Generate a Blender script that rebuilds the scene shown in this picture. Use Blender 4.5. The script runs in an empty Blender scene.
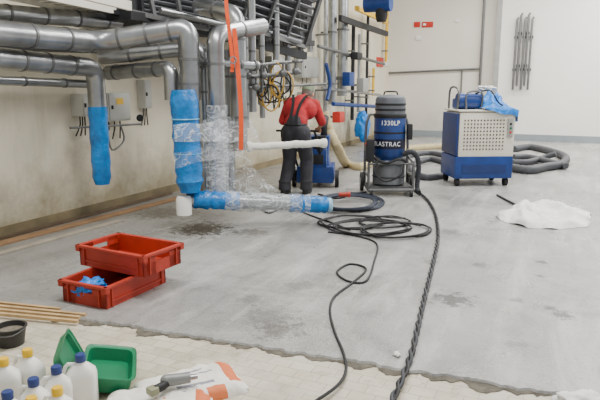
import bpy, bmesh, math, random
from mathutils import Vector, Matrix, Euler, noise
R=random.Random(7)
V=Vector
H=1.7; FP=600.0; A=math.radians(24.6); P=math.atan(116/600.0)
RT=V((math.cos(A),math.sin(A),0)); FH=V((-math.sin(A),math.cos(A),0))
FW=FH*math.cos(P)+V((0,0,-math.sin(P))); UP=FH*math.sin(P)+V((0,0,math.cos(P)))
def ray(u,v): return RT*(u-300)+UP*(200-v)+FW*FP
CAM=V((0,0,H))
def F(u,v,z=0.0):
    d=ray(u,v); return CAM+d*((z-H)/d.z)
def atX(u,v,x): d=ray(u,v); return CAM+d*(x/d.x)
def atY(u,v,y): d=ray(u,v); return CAM+d*(y/d.y)
def atD(u,v,D): d=ray(u,v); return CAM+d*(D/d.dot(FH))
def cw(x,y,z=0): return RT*x+FH*y+V((0,0,z))
sc=bpy.context.scene
# ---------------------------------------------------------------- materials
def lin(c):
    r=[]
    for x in c:
        x/=255.0
        r.append(x/12.92 if x<=0.04045 else ((x+0.055)/1.055)**2.4)
    return r
def M(name,col,rough=.5,metal=0,var=.12,scale=6,bump=0,bscale=40,spec=.5,alpha=1,trans=0):
    m=bpy.data.materials.new(name); m.use_nodes=True
    nt=m.node_tree; b=nt.nodes['Principled BSDF']; L=nt.links
    c=lin(col)
    tc=nt.nodes.new('ShaderNodeTexCoord')
    n=nt.nodes.new('ShaderNodeTexNoise'); n.inputs['Scale'].default_value=scale; n.inputs['Detail'].default_value=5
    L.new(tc.outputs['Object'],n.inputs['Vector'])
    r=nt.nodes.new('ShaderNodeValToRGB'); r.color_ramp.elements[0].position=.3; r.color_ramp.elements[1].position=.7
    r.color_ramp.elements[0].color=[x*(1-var) for x in c]+[1]; r.color_ramp.elements[1].color=[min(1,x*(1+var)) for x in c]+[1]
    L.new(n.outputs['Fac'],r.inputs['Fac']); L.new(r.outputs['Color'],b.inputs['Base Color'])
    b.inputs['Roughness'].default_value=rough; b.inputs['Metallic'].default_value=metal
    b.inputs['Specular IOR Level'].default_value=spec
    b.inputs['Alpha'].default_value=alpha; b.inputs['Transmission Weight'].default_value=trans
    if bump:
        n2=nt.nodes.new('ShaderNodeTexNoise'); n2.inputs['Scale'].default_value=bscale; n2.inputs['Detail'].default_value=4
        L.new(tc.outputs['Object'],n2.inputs['Vector'])
        bp=nt.nodes.new('ShaderNodeBump'); bp.inputs['Strength'].default_value=bump; bp.inputs['Distance'].default_value=.02
        L.new(n2.outputs['Fac'],bp.inputs['Height']); L.new(bp.outputs['Normal'],b.inputs['Normal'])
    return m
steel=M('steel',(168,170,171),.3,.95,.25,4,.1,8)
steel_d=M('steel_dull',(116,117,117),.5,.7,.15,6)
dark=M('dark_steel',(40,41,44),.55,.3,.2,6)
black=M('black_rubber',(22,22,24),.6,0,.2,20)
hoseblk=M('black_hose',(46,48,54),.6,0,.15,20)
hosegrey=M('grey_hose',(72,74,79),.6,0,.15,20)
blue=M('machine_blue',(20,56,122),.4,0,.2,5)
bluewrap=M('blue_film',(20,118,192),.25,0,.35,7,.8,16)
bluebag_m=M('blue_bag_plastic',(24,124,212),.35,0,.2,14,.4,25)
navy=M('navy_panel',(22,46,100),.5,0,.15,5)
cream=M('cream_panel',(226,221,206),.5,0,.06,4)
whitep=M('white_plastic',(238,237,230),.4,0,.04,6)
whitefoam=M('white_foam',(232,229,218),.8,0,.1,16,.5,30)
redm=M('red_plastic',(172,52,34),.5,0,.14,5,.1,30)
orange=M('orange_strap',(235,84,30),.7,0,.12,10)
green=M('green_plastic',(16,116,76),.4,0,.15,6)
yellowc=M('yellow_cap',(236,190,30),.4,0,.08,6)
bluecap=M('blue_cap',(40,60,120),.4,0,.1,6)
beige=M('beige_hose',(186,170,128),.6,0,.15,10)
woodm=M('pale_wood',(196,164,118),.7,0,.2,8,.2,30)
brownw=M('brown_board',(140,108,76),.75,0,.25,4,.2,20)
greyb=M('grey_enclosure',(158,159,154),.5,.1,.08,5)
yell=M('yellow_paint',(225,180,40),.5,0,.1,5)
redp=M('red_paint',(190,40,30),.45,0,.1,5)
signw=M('sign_white',(230,230,226),.5,0,.03,5)
skin=M('skin',(205,150,122),.55,0,.06,10)
shirtm=M('red_cloth',(176,40,44),.85,0,.25,9,.7,12)
trousm=M('dark_grey_cloth',(54,54,60),.85,0,.25,7,.7,12)
capm=M('grey_green_cap',(120,134,110),.85,0,.15,14)
hairm=M('grey_hair',(120,112,104),.8,0,.2,60)
cordy=M('yellow_cord',(190,150,60),.6,0,.2,10)
textw=M('white_lettering',(246,248,250),.5,0,.02,5)
greytool=M('grey_tool',(130,132,130),.45,.2,.12,10)
sheet=M('white_sheet',(236,236,234),.4,0,.06,8,.5,12)
finm=M('fin_metal',(140,143,147),.45,.4,.15,4)
def film_mat(name,lo,hi,scl=5):
    m=bpy.data.materials.new(name); m.use_nodes=True; nt=m.node_tree; L=nt.links
    for n in list(nt.nodes): nt.nodes.remove(n)
    o=nt.nodes.new('ShaderNodeOutputMaterial'); mx=nt.nodes.new('ShaderNodeMixShader')
    t=nt.nodes.new('ShaderNodeBsdfTransparent'); p=nt.nodes.new('ShaderNodeBsdfPrincipled')
    p.inputs['Base Color'].default_value=(.78,.83,.87,1); p.inputs['Roughness'].default_value=.08
    tc=nt.nodes.new('ShaderNodeTexCoord'); n=nt.nodes.new('ShaderNodeTexNoise'); n.inputs['Scale'].default_value=scl; n.inputs['Detail'].default_value=2.5; n.inputs['Distortion'].default_value=2.0; n.inputs['Roughness'].default_value=.45
    mp=nt.nodes.new('ShaderNodeMapping'); mp.inputs['Scale'].default_value=(.7,.7,1.3); L.new(tc.outputs['Object'],mp.inputs[0]); L.new(mp.outputs[0],n.inputs['Vector'])
    a=nt.nodes.new('ShaderNodeMath'); a.operation='SUBTRACT'; L.new(n.outputs['Fac'],a.inputs[0]); a.inputs[1].default_value=.5
    b=nt.nodes.new('ShaderNodeMath'); b.operation='ABSOLUTE'; L.new(a.outputs[0],b.inputs[0])
    r=nt.nodes.new('ShaderNodeMapRange'); r.inputs[1].default_value=.0; r.inputs[2].default_value=.05; r.inputs[3].default_value=hi; r.inputs[4].default_value=lo
    L.new(b.outputs[0],r.inputs[0]); L.new(r.outputs[0],mx.inputs[0])
    bp=nt.nodes.new('ShaderNodeBump'); bp.inputs['Strength'].default_value=.8; bp.inputs['Distance'].default_value=.05
    L.new(n.outputs['Fac'],bp.inputs['Height']); L.new(bp.outputs['Normal'],p.inputs['Normal'])
    L.new(t.outputs[0],mx.inputs[1]); L.new(p.outputs[0],mx.inputs[2]); L.new(mx.outputs[0],o.inputs[0])
    return m
film=film_mat('clear_film',.22,.7)
film2=film_mat('thin_clear_film',.09,.42)
# ---------------------------------------------------------------- mesh builder
def path(pts,step=.05,closed=False):
    pts=[V(p) for p in pts]; n=len(pts); out=[]
    segs=n if closed else n-1
    for i in range(segs):
        if closed: p0,p1,p2,p3=pts[(i-1)%n],pts[i],pts[(i+1)%n],pts[(i+2)%n]
        else: p0,p1,p2,p3=pts[max(i-1,0)],pts[i],pts[i+1],pts[min(i+2,n-1)]
        k=max(1,int((p2-p1).length/step))
        for j in range(k):
            t=j/k
            out.append(.5*((2*p1)+(p2-p0)*t+(2*p0-5*p1+4*p2-p3)*t*t+(3*p1-p0-3*p2+p3)*t**3))
    if not closed: out.append(pts[-1])
    return out
class MB:
    def __init__(s): s.v=[];s.f=[];s.m=[]
    def add(s,vs,fs,mi=0):
        b=len(s.v); s.v+= [V(x) for x in vs]; s.f+=[[b+i for i in f] for f in fs]; s.m+=[mi]*len(fs); return s
    def box(s,c,size,rot=(0,0,0),mi=0,bev=0.0):
        bm=bmesh.new(); bmesh.ops.create_cube(bm,size=1)
        for v in bm.verts: v.co=V((v.co.x*size[0],v.co.y*size[1],v.co.z*size[2]))
        if bev>0: bmesh.ops.bevel(bm,geom=list(bm.edges),offset=min(bev,min(size)*.45),segments=2,affect='EDGES',profile=.6)
        mt=Matrix.Translation(V(c))@Euler(rot).to_matrix().to_4x4()
        bm.verts.index_update()
        s.add([mt@v.co for v in bm.verts],[[v.index for v in f.verts] for f in bm.faces],mi); bm.free(); return s
    def obox(s,p1,p2,w,h,mi=0,upv=V((0,0,1))):
        p1=V(p1);p2=V(p2);d=(p2-p1).normalized(); sd=d.cross(upv)
        if sd.length<1e-4: sd=V((1,0,0))
        sd.normalize(); u2=sd.cross(d)
        vs=[p+sd*a*w/2+u2*b*h/2 for p in (p1,p2) for a,b in ((-1,-1),(1,-1),(1,1),(-1,1))]
        return s.add(vs,[[3,2,1,0],[4,5,6,7],[0,1,5,4],[1,2,6,5],[2,3,7,6],[3,0,4,7]],mi)
    def tube(s,pts,r,n=10,mi=0,closed=False,caps=True):
        pts=[V(p) for p in pts]; N=len(pts); rr=r if isinstance(r,(list,tuple)) else [r]*N
        vs=[];fs=[]; t=(pts[1]-pts[0]).normalized()
        a=t.orthogonal().normalized()
        for i,p in enumerate(pts):
            if closed: t2=(pts[(i+1)%N]-pts[i-1])
            else: t2=pts[min(i+1,N-1)]-pts[max(i-1,0)]
            if t2.length<1e-8: t2=t
            t2=t2.normalized(); a=(a-t2*a.dot(t2))
            if a.length<1e-6: a=t2.orthogonal()
            a.normalize(); b=t2.cross(a); t=t2
            for k in range(n):
                an=2*math.pi*k/n; vs.append(p+(a*math.cos(an)+b*math.sin(an))*rr[i])
        for i in range(N if closed else N-1):
            j=(i+1)%N
            for k in range(n):
                k2=(k+1)%n; fs.append([i*n+k,i*n+k2,j*n+k2,j*n+k])
        if caps and not closed: fs.append([k for k in range(n)][::-1]); fs.append([(N-1)*n+k for k in range(n)])
        return s.add(vs,fs,mi)
    def cyl(s,p1,p2,r1,r2=None,n=20,mi=0): return s.tube([p1,p2],[r1,r1 if r2 is None else r2],n,mi)
    def lathe(s,prof,o=(0,0,0),rot=(0,0,0),n=24,mi=0,caps=True):
        mt=Matrix.Translation(V(o))@Euler(rot).to_matrix().to_4x4(); vs=[];fs=[]
        for r,z in prof:
            for k in range(n):
                an=2*math.pi*k/n; vs.append(mt@V((r*math.cos(an),r*math.sin(an),z)))
        for i in range(len(prof)-1):
            for k in range(n):
                k2=(k+1)%n; fs.append([i*n+k,i*n+k2,(i+1)*n+k2,(i+1)*n+k])
        if caps: fs.append([k for k in range(n)][::-1]); fs.append([(len(prof)-1)*n+k for k in range(n)])
        return s.add(vs,fs,mi)
    def loft(s,secs,o=(0,0,0),rot=(0,0,0),n=28,mi=0,caps=(True,True)):
        mt=Matrix.Translation(V(o))@Euler(rot).to_matrix().to_4x4(); vs=[];fs=[]
        for q in secs:
            z,wx,wy,e=q[:4]; cx,cy=(q[4],q[5]) if len(q)>4 else (0,0)
            for k in range(n):
                an=2*math.pi*k/n; c=math.cos(an); d=math.sin(an)
                vs.append(mt@V((cx+wx/2*math.copysign(abs(c)**(2/e),c),cy+wy/2*math.copysign(abs(d)**(2/e),d),z)))
        for i in range(len(secs)-1):
            for k in range(n):
                k2=(k+1)%n; fs.append([i*n+k,i*n+k2,(i+1)*n+k2,(i+1)*n+k])
        if caps[0]: fs.append([k for k in range(n)][::-1])
        if caps[1]: fs.append([(len(secs)-1)*n+k for k in range(n)])
        return s.add(vs,fs,mi)
    def sph(s,c,r,n=14,mi=0,rot=(0,0,0)):
        if not isinstance(r,(tuple,list)): r=(r,r,r)
        mt=Matrix.Translation(V(c))@Euler(rot).to_matrix().to_4x4()
        bm=bmesh.new(); bmesh.ops.create_uvsphere(bm,u_segments=n,v_segments=max(6,n//2+2),radius=1)
        bm.verts.index_update()
        s.add([mt@V((v.co.x*r[0],v.co.y*r[1],v.co.z*r[2])) for v in bm.verts],[[v.index for v in f.verts] for f in bm.faces],mi); bm.free(); return s
    def cap(s,p1,p2,r1,r2=None,n=12):
        r2=r1 if r2 is None else r2
        s.cyl(p1,p2,r1,r2,n); s.sph(p1,r1,n); s.sph(p2,r2,n); return s
    def ring(s,c,R_,r,ax=(0,0,1),n=28,mi=0):
        ax=V(ax).normalized(); a=ax.orthogonal().normalized(); b=ax.cross(a); c=V(c)
        return s.tube([c+(a*math.cos(2*math.pi*k/n)+b*math.sin(2*math.pi*k/n))*R_ for k in range(n)],r,8,mi,closed=True)
ORG={}
def lk(o): sc.collection.objects.link(o); return o
def props(o,label=None,cat=None,group=None,kind=None):
    if label:o['label']=label
    if cat:o['category']=cat
    if group:o['group']=group
    if kind:o['kind']=kind
def top(name,label,cat,loc,rotz=0,group=None):
    e=bpy.data.objects.new(name,None); e.empty_display_size=.1; lk(e); e.location=loc; e.rotation_euler=(0,0,rotz)
    ORG[e.name]=V(loc); props(e,label,cat,group); return e
def put(mb,name,mats,parent=None,label=None,cat=None,group=None,kind=None,world=True,smooth=True,ang=38,centre=True):
    if not isinstance(mats,(list,tuple)): mats=[mats]
    me=bpy.data.meshes.new(name); vs=mb.v; o=V((0,0,0))
    if parent is None:
        if centre and vs:
            o=V(((min(v.x for v in vs)+max(v.x for v in vs))/2,(min(v.y for v in vs)+max(v.y for v in vs))/2,min(v.z for v in vs)))
    elif world: o=ORG[parent.name]
    me.from_pydata([tuple(v-o) for v in vs],[],mb.f); me.validate()
    for m in mats: me.materials.append(m)
    if len(me.polygons)==len(mb.m):
        for p,mi in zip(me.polygons,mb.m): p.material_index=mi
    bm=bmesh.new(); bm.from_mesh(me); bmesh.ops.recalc_face_normals(bm,faces=bm.faces); bm.to_mesh(me); bm.free()
    if smooth:
        for p in me.polygons: p.use_smooth=True
        me.set_sharp_from_angle(angle=math.radians(ang))
    ob=lk(bpy.data.objects.new(name,me))
    if parent is None: ob.location=o; ORG[ob.name]=o
    else: ob.parent=parent; ORG[ob.name]=ORG[parent.name]
    props(ob,label,cat,group,kind); return ob
def bake(ob,mods):
    for t,kw in mods:
        m=ob.modifiers.new(t,t)
        for k,v in kw.items(): setattr(m,k,v)
    dg=bpy.context.evaluated_depsgraph_get(); dg.update()
    me=bpy.data.meshes.new_from_object(ob.evaluated_get(dg)); mats=list(ob.data.materials)
    ob.modifiers.clear(); ob.data=me
    if not me.materials:
        for m in mats: me.materials.append(m)
    for p in me.polygons: p.use_smooth=True
def clone(root,loc,rotz=None,label=None):
    kids=[c for c in bpy.data.objects if c.parent==root]
    n=root.copy(); lk(n); n.location=loc
    if rotz is not None: n.rotation_euler=(0,0,rotz)
    if label: n['label']=label
    ORG[n.name]=V(loc)
    for k in kids:
        c=k.copy(); lk(c); c.parent=n
        for g in [x for x in bpy.data.objects if x.parent==k]:
            h=g.copy(); lk(h); h.parent=c
    return n
def text(s,size,mat,parent,loc,rot=(math.pi/2,0,0),name='lettering',bend=None,bold=0.0):
    cu=bpy.data.curves.new(name,'FONT'); cu.body=s; cu.size=size; cu.align_x='CENTER'; cu.align_y='CENTER'; cu.extrude=.002; cu.offset=bold; cu.space_character=1.12
    t=lk(bpy.data.objects.new(name+'_tmp',cu)); dg=bpy.context.evaluated_depsgraph_get(); dg.update()
    me=bpy.data.meshes.new_from_object(t.evaluated_get(dg)); bpy.data.objects.remove(t)
    mt=Matrix.Translation(V(loc))@Euler(rot).to_matrix().to_4x4()
    for v in me.vertices:
        if bend: v.co=V((bend*math.sin(v.co.x/bend+loc[0]),-(bend+v.co.z)*math.cos(v.co.x/bend+loc[0]),v.co.y+loc[2]))
        else: v.co=mt@v.co
    me.materials.clear(); me.materials.append(mat)
    o=lk(bpy.data.objects.new(name,me)); o.parent=parent; ORG[o.name]=ORG[parent.name]; return o
# ---------------------------------------------------------------- setting
WX=-5.8; WY=19.8
def wall_mat(name,col,dirt,grime=0):
    m=M(name,col,.75,0,.05,.8,.15,5); nt=m.node_tree; L=nt.links; b=nt.nodes['Principled BSDF']
    tc=nt.nodes.new('ShaderNodeTexCoord'); sx=nt.nodes.new('ShaderNodeSeparateXYZ'); L.new(tc.outputs['Object'],sx.inputs[0])
    n=nt.nodes.new('ShaderNodeTexNoise'); n.inputs['Scale'].default_value=2.2; n.inputs['Detail'].default_value=8; n.inputs['Roughness'].default_value=.7; L.new(tc.outputs['Object'],n.inputs['Vector'])
    a=nt.nodes.new('ShaderNodeMath'); a.operation='MULTIPLY_ADD'; L.new(n.outputs['Fac'],a.inputs[0]); a.inputs[1].default_value=-1.6; L.new(sx.outputs['Z'],a.inputs[2])
    r=nt.nodes.new('ShaderNodeMapRange'); L.new(a.outputs[0],r.inputs[0]); r.inputs[1].default_value=-.75; r.inputs[2].default_value=.1; r.inputs[3].default_value=.8; r.inputs[4].default_value=0
    mx=nt.nodes.new('ShaderNodeMix'); mx.data_type='RGBA'; L.new(r.outputs[0],mx.inputs[0])
    src=b.inputs['Base Color'].links[0].from_socket; L.new(src,mx.inputs[6]); mx.inputs[7].default_value=lin(dirt)+[1]
    cur=mx.outputs[2]
    if grime:
        n2=nt.nodes.new('ShaderNodeTexNoise'); n2.inputs['Scale'].default_value=1.6; n2.inputs['Detail'].default_value=9; n2.inputs['Roughness'].default_value=.75
        mp=nt.nodes.new('ShaderNodeMapping'); mp.inputs['Scale'].default_value=(1,2.2,.5); L.new(tc.outputs['Object'],mp.inputs[0]); L.new(mp.outputs[0],n2.inputs['Vector'])
        r2=nt.nodes.new('ShaderNodeMapRange'); L.new(n2.outputs['Fac'],r2.inputs[0]); r2.inputs[1].default_value=.5; r2.inputs[2].default_value=.7; r2.inputs[3].default_value=0; r2.inputs[4].default_value=grime
        m2=nt.nodes.new('ShaderNodeMix'); m2.data_type='RGBA'; L.new(r2.outputs[0],m2.inputs[0]); L.new(cur,m2.inputs[6]); m2.inputs[7].default_value=lin((172,162,132))+[1]; cur=m2.outputs[2]
    L.new(cur,b.inputs['Base Color']); return m
wl=wall_mat('wall_paint_cream',(222,214,192),(126,114,80),.35)
wb=wall_mat('wall_paint_white',(222,217,205),(190,188,180))
put(MB().box((WX-.1,8.5,3),(.2,23,6)),'wall_left',wl,kind='structure',centre=False)
put(MB().box((0.1,WY+.1,3),(12,.2,6)),'wall_back',wb,kind='structure',centre=False)
px=atY(497,60,19.5).x
put(MB().box(((px+6.1)/2,WY-.15,3),(6.1-px,.3,6)),'wall_side',M('wall_bright',(242,239,232),.7,0,.03,1),kind='structure',centre=False)
put(MB().box((( -5.8+px)/2,WY-.02,.1),(px+5.8,.04,.2)).box(((px+6.1)/2,WY-.32,.1),(6.1-px,.04,.2)),'baseboard_back',M('grey_skirting',(140,148,152),.6,0,.1,3),kind='structure',centre=False)
put(MB().box((WX+.012,8.5,.06),(.024,23,.12)),'baseboard_left',M('stained_skirting',(120,108,80),.7,0,.3,3),kind='structure',centre=False)
def concrete():
    m=M('milled_concrete',(148,147,144),.45,0,.14,1.3,.35,50,.5); nt=m.node_tree; L=nt.links; b=nt.nodes['Principled BSDF']
    tc=nt.nodes.new('ShaderNodeTexCoord')
    cur=b.inputs['Base Color'].links[0].from_socket
    def mixc(fac,col):
        nonlocal cur
        mx=nt.nodes.new('ShaderNodeMix'); mx.data_type='RGBA'; L.new(fac,mx.inputs[0]); L.new(cur,mx.inputs[6]); mx.inputs[7].default_value=lin(col)+[1]; cur=mx.outputs[2]
    def rng(sock,a,bb,c,d):
        r=nt.nodes.new('ShaderNodeMapRange'); L.new(sock,r.inputs[0])
        for i,x in enumerate((a,bb,c,d)): r.inputs[i+1].default_value=x
        return r.outputs[0]
    def nz(scale,det=8,rough=.6,st=(1,1,1),rot=0,dist=0,off=0):
        mp=nt.nodes.new('ShaderNodeMapping'); mp.inputs['Scale'].default_value=st; mp.inputs['Rotation'].default_value=(0,0,rot); mp.inputs['Location'].default_value=(off,off*.7,0); L.new(tc.outputs['Object'],mp.inputs[0])
        n=nt.nodes.new('ShaderNodeTexNoise'); n.inputs['Scale'].default_value=scale; n.inputs['Detail'].default_value=det; n.inputs['Roughness'].default_value=rough; n.inputs['Distortion'].default_value=dist; L.new(mp.outputs[0],n.inputs['Vector']); return n.outputs['Fac']
    mixc(rng(nz(.8,7,.65,(1,.7,1),.4,.5),.42,.62,0,.6),(180,180,176))
    mixc(rng(nz(1.3,8,.7,(.8,1,1),.3,.8,3),.46,.64,0,.6),(118,117,113))
    mixc(rng(nz(1.0,9,.7,(2.6,.4,1),.2,.5,7),.5,.64,0,.6),(196,195,190))
    mixc(rng(nz(1.2,9,.75,(2.8,.5,1),-.25,.5,11),.54,.67,0,.5),(110,108,104))
    mixc(rng(nz(3.5,9,.8,(1,1,1),0,.6,9),.55,.68,0,.4),(188,187,182))
    mixc(rng(nz(5,9,.8,(1,1,1),0,.4,19),.56,.68,0,.5),(104,102,98))
    mixc(rng(nz(40,4,.7),.56,.7,0,.5),(88,86,82))
    mixc(rng(nz(12,7,.8,(1,1,1),0,0,2),.62,.67,0,.75),(74,72,68))
    mixc(rng(nz(7,9,.85,(3,.6,1),.5,0,23),.64,.68,0,.7),(70,68,64))
    sx=nt.nodes.new('ShaderNodeSeparateXYZ'); L.new(tc.outputs['Object'],sx.inputs[0])
    mixc(rng(sx.outputs['X'],-5.7,-3.7,.6,0),(100,94,84))
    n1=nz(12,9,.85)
    for (u,v,r1,strength,col) in [(202,229,.44,1,(42,38,32)),(165,213,.5,.8,(62,56,42)),(250,232,.26,.6,(70,68,64)),(452,299,.19,.85,(52,50,47)),(480,265,.09,.7,(64,62,58)),(541,262,.08,.8,(52,50,47)),(541,276,.05,.8,(52,50,47)),(563,315,.1,.85,(52,50,47)),(551,308,.06,.8,(52,50,47)),(270,318,.25,.5,(90,88,84)),(450,232,.18,.6,(80,78,74)),(515,300,.07,.6,(70,68,64)),(300,285,.16,.4,(96,94,90)),(430,262,.1,.5,(80,78,74)),(250,300,.14,.4,(88,86,82)),(520,345,.09,.5,(84,82,78)),(280,330,.2,.6,(90,86,80))]:  # first spot: wet patch under the risers with the pipes' shadow painted in
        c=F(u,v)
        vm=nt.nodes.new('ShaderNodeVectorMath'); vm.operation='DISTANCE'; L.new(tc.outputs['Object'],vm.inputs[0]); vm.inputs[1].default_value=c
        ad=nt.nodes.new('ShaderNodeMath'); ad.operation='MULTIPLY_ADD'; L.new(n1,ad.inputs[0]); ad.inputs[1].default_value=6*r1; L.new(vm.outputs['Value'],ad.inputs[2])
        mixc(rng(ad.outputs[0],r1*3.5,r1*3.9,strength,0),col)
    L.new(cur,b.inputs['Base Color'])
    L.new(rng(nz(1.2,6,.6,(1,.5,1)),.35,.65,.22,.5),b.inputs['Roughness'])
    return m
def tiles():
    m=M('cream_floor_tiles',(206,200,184),.5,0,.07,2); nt=m.node_tree; L=nt.links; b=nt.nodes['Principled BSDF']
    tc=nt.nodes.new('ShaderNodeTexCoord'); br=nt.nodes.new('ShaderNodeTexBrick'); L.new(tc.outputs['Object'],br.inputs['Vector'])
    br.offset=.5; br.inputs['Scale'].default_value=1; br.inputs['Brick Width'].default_value=.15; br.inputs['Row Height'].default_value=.1; br.inputs['Mortar Size'].default_value=.005; br.inputs['Mortar Smooth'].default_value=.6
    br.inputs['Color1'].default_value=lin((208,200,180))+[1]; br.inputs['Color2'].default_value=lin((194,186,164))+[1]; br.inputs['Mortar'].default_value=lin((164,155,132))+[1]
    cur=br.outputs['Color']
    for sc_,col,lo,hi,f in ((3,(164,154,132),.46,.66,.65),(11,(138,128,108),.55,.7,.65),(1.1,(214,210,200),.5,.65,.5),(30,(104,96,82),.6,.72,.55)):
        n=nt.nodes.new('ShaderNodeTexNoise'); n.inputs['Scale'].default_value=sc_; n.inputs['Detail'].default_value=8; n.inputs['Roughness'].default_value=.7; L.new(tc.outputs['Object'],n.inputs['Vector'])
        r=nt.nodes.new('ShaderNodeMapRange'); L.new(n.outputs['Fac'],r.inputs[0]); r.inputs[1].default_value=lo;r.inputs[2].default_value=hi;r.inputs[3].default_value=0;r.inputs[4].default_value=f
        mx=nt.nodes.new('ShaderNodeMix'); mx.data_type='RGBA'; L.new(r.outputs[0],mx.inputs[0]); L.new(cur,mx.inputs[6]); mx.inputs[7].default_value=lin(col)+[1]; cur=mx.outputs[2]
    L.new(cur,b.inputs['Base Color']); return m
TZ=-.02
put(MB().box((.1,2,TZ-.05),(12,14,.1)),'floor',tiles(),kind='structure',centre=False)
mb=MB(); near=[]; X=-5.8
while X<6.1:
    yy=3.09+(X+3.86)*.087+noise.noise(V((X*3,0,0)))*.03+noise.noise(V((X*13,5,0)))*.03+noise.noise(V((X*31,2,0)))*.02
    near.append((X,yy)); X+=.02
n=len(near)
vs=[V((x,y,0)) for x,y in near]+[V((x,WY,0)) for x,y in near]+[V((x,y-.015,TZ)) for x,y in near]
fs=[[i,i+1,n+i+1,n+i] for i in range(n-1)]+[[2*n+i,2*n+i+1,i+1,i] for i in range(n-1)]
mb.add(vs,fs)
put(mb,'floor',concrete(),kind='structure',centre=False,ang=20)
mb=MB()
mb.add([V((x,y-.01-.18*abs(noise.noise(V((x*4,3,1))))-.05*abs(noise.noise(V((x*19,3,1)))),TZ+.004)) for x,y in near]+[V((x,y-.005,TZ+.008)) for x,y in near],[[i,i+1,n+i+1,n+i] for i in range(n-1)])
put(mb,'trim_1',M('dark_joint',(98,92,80),.85,0,.4,14,.5,50),kind='structure',centre=False)
# ---------------------------------------------------------------- pipes
def pipe(name,label,cat,segs,group=None):
    p0=V(segs[0][1][0]); zmin=min(V(q).z for s in segs for q in s[1])
    e=top(name,label,cat,V((p0.x,p0.y,zmin)),0,group)
    for pn,pts,r,m,st in segs:
        mb=MB(); pp=path(pts,st) if st else pts
        mb.tube(pp,r,24); put(mb,pn,m,e)
    return e
def collar(e,p,d,r,w=.03,mat=steel_d,name='clamp_collar'):
    d=V(d).normalized(); p=V(p); put(MB().cyl(p-d*w/2,p+d*w/2,r,n=24),name,mat,e)
def bend(a,b,c,r,k=6):
    a=V(a);b=V(b);c=V(c); d1=(a-b).normalized(); d2=(c-b).normalized(); s=b+d1*r; t=b+d2*r
    return [a]+[s*(1-q)**2+b*2*q*(1-q)+t*q*q for q in [i/k for i in range(k+1)]]+[c]
def down(p,z): return V((p.x,p.y,z))
a0=atX(-60,27,-4.95); a1=atX(97,42,-4.95); a2=atD(188,28,6.95)
a3=V((a2.x,a2.y,atD(192,100,6.95).z))
pa=[a0]+bend(a0,a1,a2,.22)[1:-1]+bend(a1,a2,a3,.13)[1:]
e=pipe('steel_duct','thick silver duct along the wall turning down into blue wrap','pipe',[('duct_body',pa,.118,steel,0)])
d1=(a1-a0).normalized()
for t in (.25,.5,.75,.93): collar(e,a0+(a1-a0)*t,d1,.125)
for t in (.2,.45,.75): collar(e,a2+(a1-a2)*t,a1-a2,.125)
collar(e,a3+V((0,0,.18)),(0,0,1),.125); collar(e,a3+V((0,0,.45)),(0,0,1),.125)
b0=atX(-60,52,-5.1); b1=atX(95,68,-5.15); b2=down(b1,atX(104,108,-5.15).z); b3=down(b1,atX(106,185,-5.15).z)
pb=[b0]+bend(b0,b1,b2,.15)[1:]
e=pipe('steel_duct','silver duct ending in a hanging vertical stub wrapped in blue film','pipe',[('duct_body',pb,.105,steel,0)])
nn=10; put(MB().tube([b2+V((0,0,.02))+(b3-b2)*(i/nn) for i in range(nn+1)],[.11+.006*math.sin(i*2.1) for i in range(nn)]+[.085],20),'blue_wrap',bluewrap,e)
d1=(b1-b0).normalized()
for t in (.45,.62,.8): collar(e,b0+(b1-b0)*t,d1,.111)
c0b=atX(108,73,-5.4); c1=atD(171,68,7.05); c2=down(c1,atD(175,100,7.05).z)
pc=[c0b]+bend(c0b,c1,c2,.12)[1:]
e=pipe('steel_duct','silver duct crossing below the others and bending down','pipe',[('duct_body',pc,.088,steel,0)])
for t in (.15,.5,.8): collar(e,c0b+(c1-c0b)*t,c1-c0b,.094)
g0=atX(100,57,-5.3); g1=atD(203,48,7.35); g2=down(g1,atD(206,190,7.35).z)
e=pipe('steel_duct','silver duct crossing between two others then dropping as a riser','pipe',[('duct_body',[g0]+bend(g0,g1,g2,.14)[1:],.09,steel,0)])
for t in (.3,.6): collar(e,g0+(g1-g0)*t,g1-g0,.096)
for t in (.3,.6): collar(e,g1+(g2-g1)*t,g1-g2,.096)
f0=atX(-60,8,-5.35); f1=atX(118,22,-5.35)
e=pipe('steel_duct','silver duct high against the wall under the overhead unit','pipe',[('duct_body',[f0,f1],.09,steel,0)])
for t in (.3,.5,.7,.9): collar(e,f0+(f1-f0)*t,f1-f0,.096)
f0=atX(-60,41,-5.5); f1=atX(170,51,-5.5)
e=pipe('steel_duct','slimmer silver duct running behind the larger ducts','pipe',[('duct_body',[f0,f1],.07,steel_d,0)])
for t in (.3,.6,.9): collar(e,f0+(f1-f0)*t,f1-f0,.075)
f0=atX(-60,78,-5.6); f1=atX(88,84,-5.6)
e=pipe('steel_duct','thin silver duct low on the wall beneath the others','pipe',[('duct_body',[f0,f1],.05,steel,0)])
for t in (.5,.8): collar(e,f0+(f1-f0)*t,f1-f0,.056)
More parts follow.
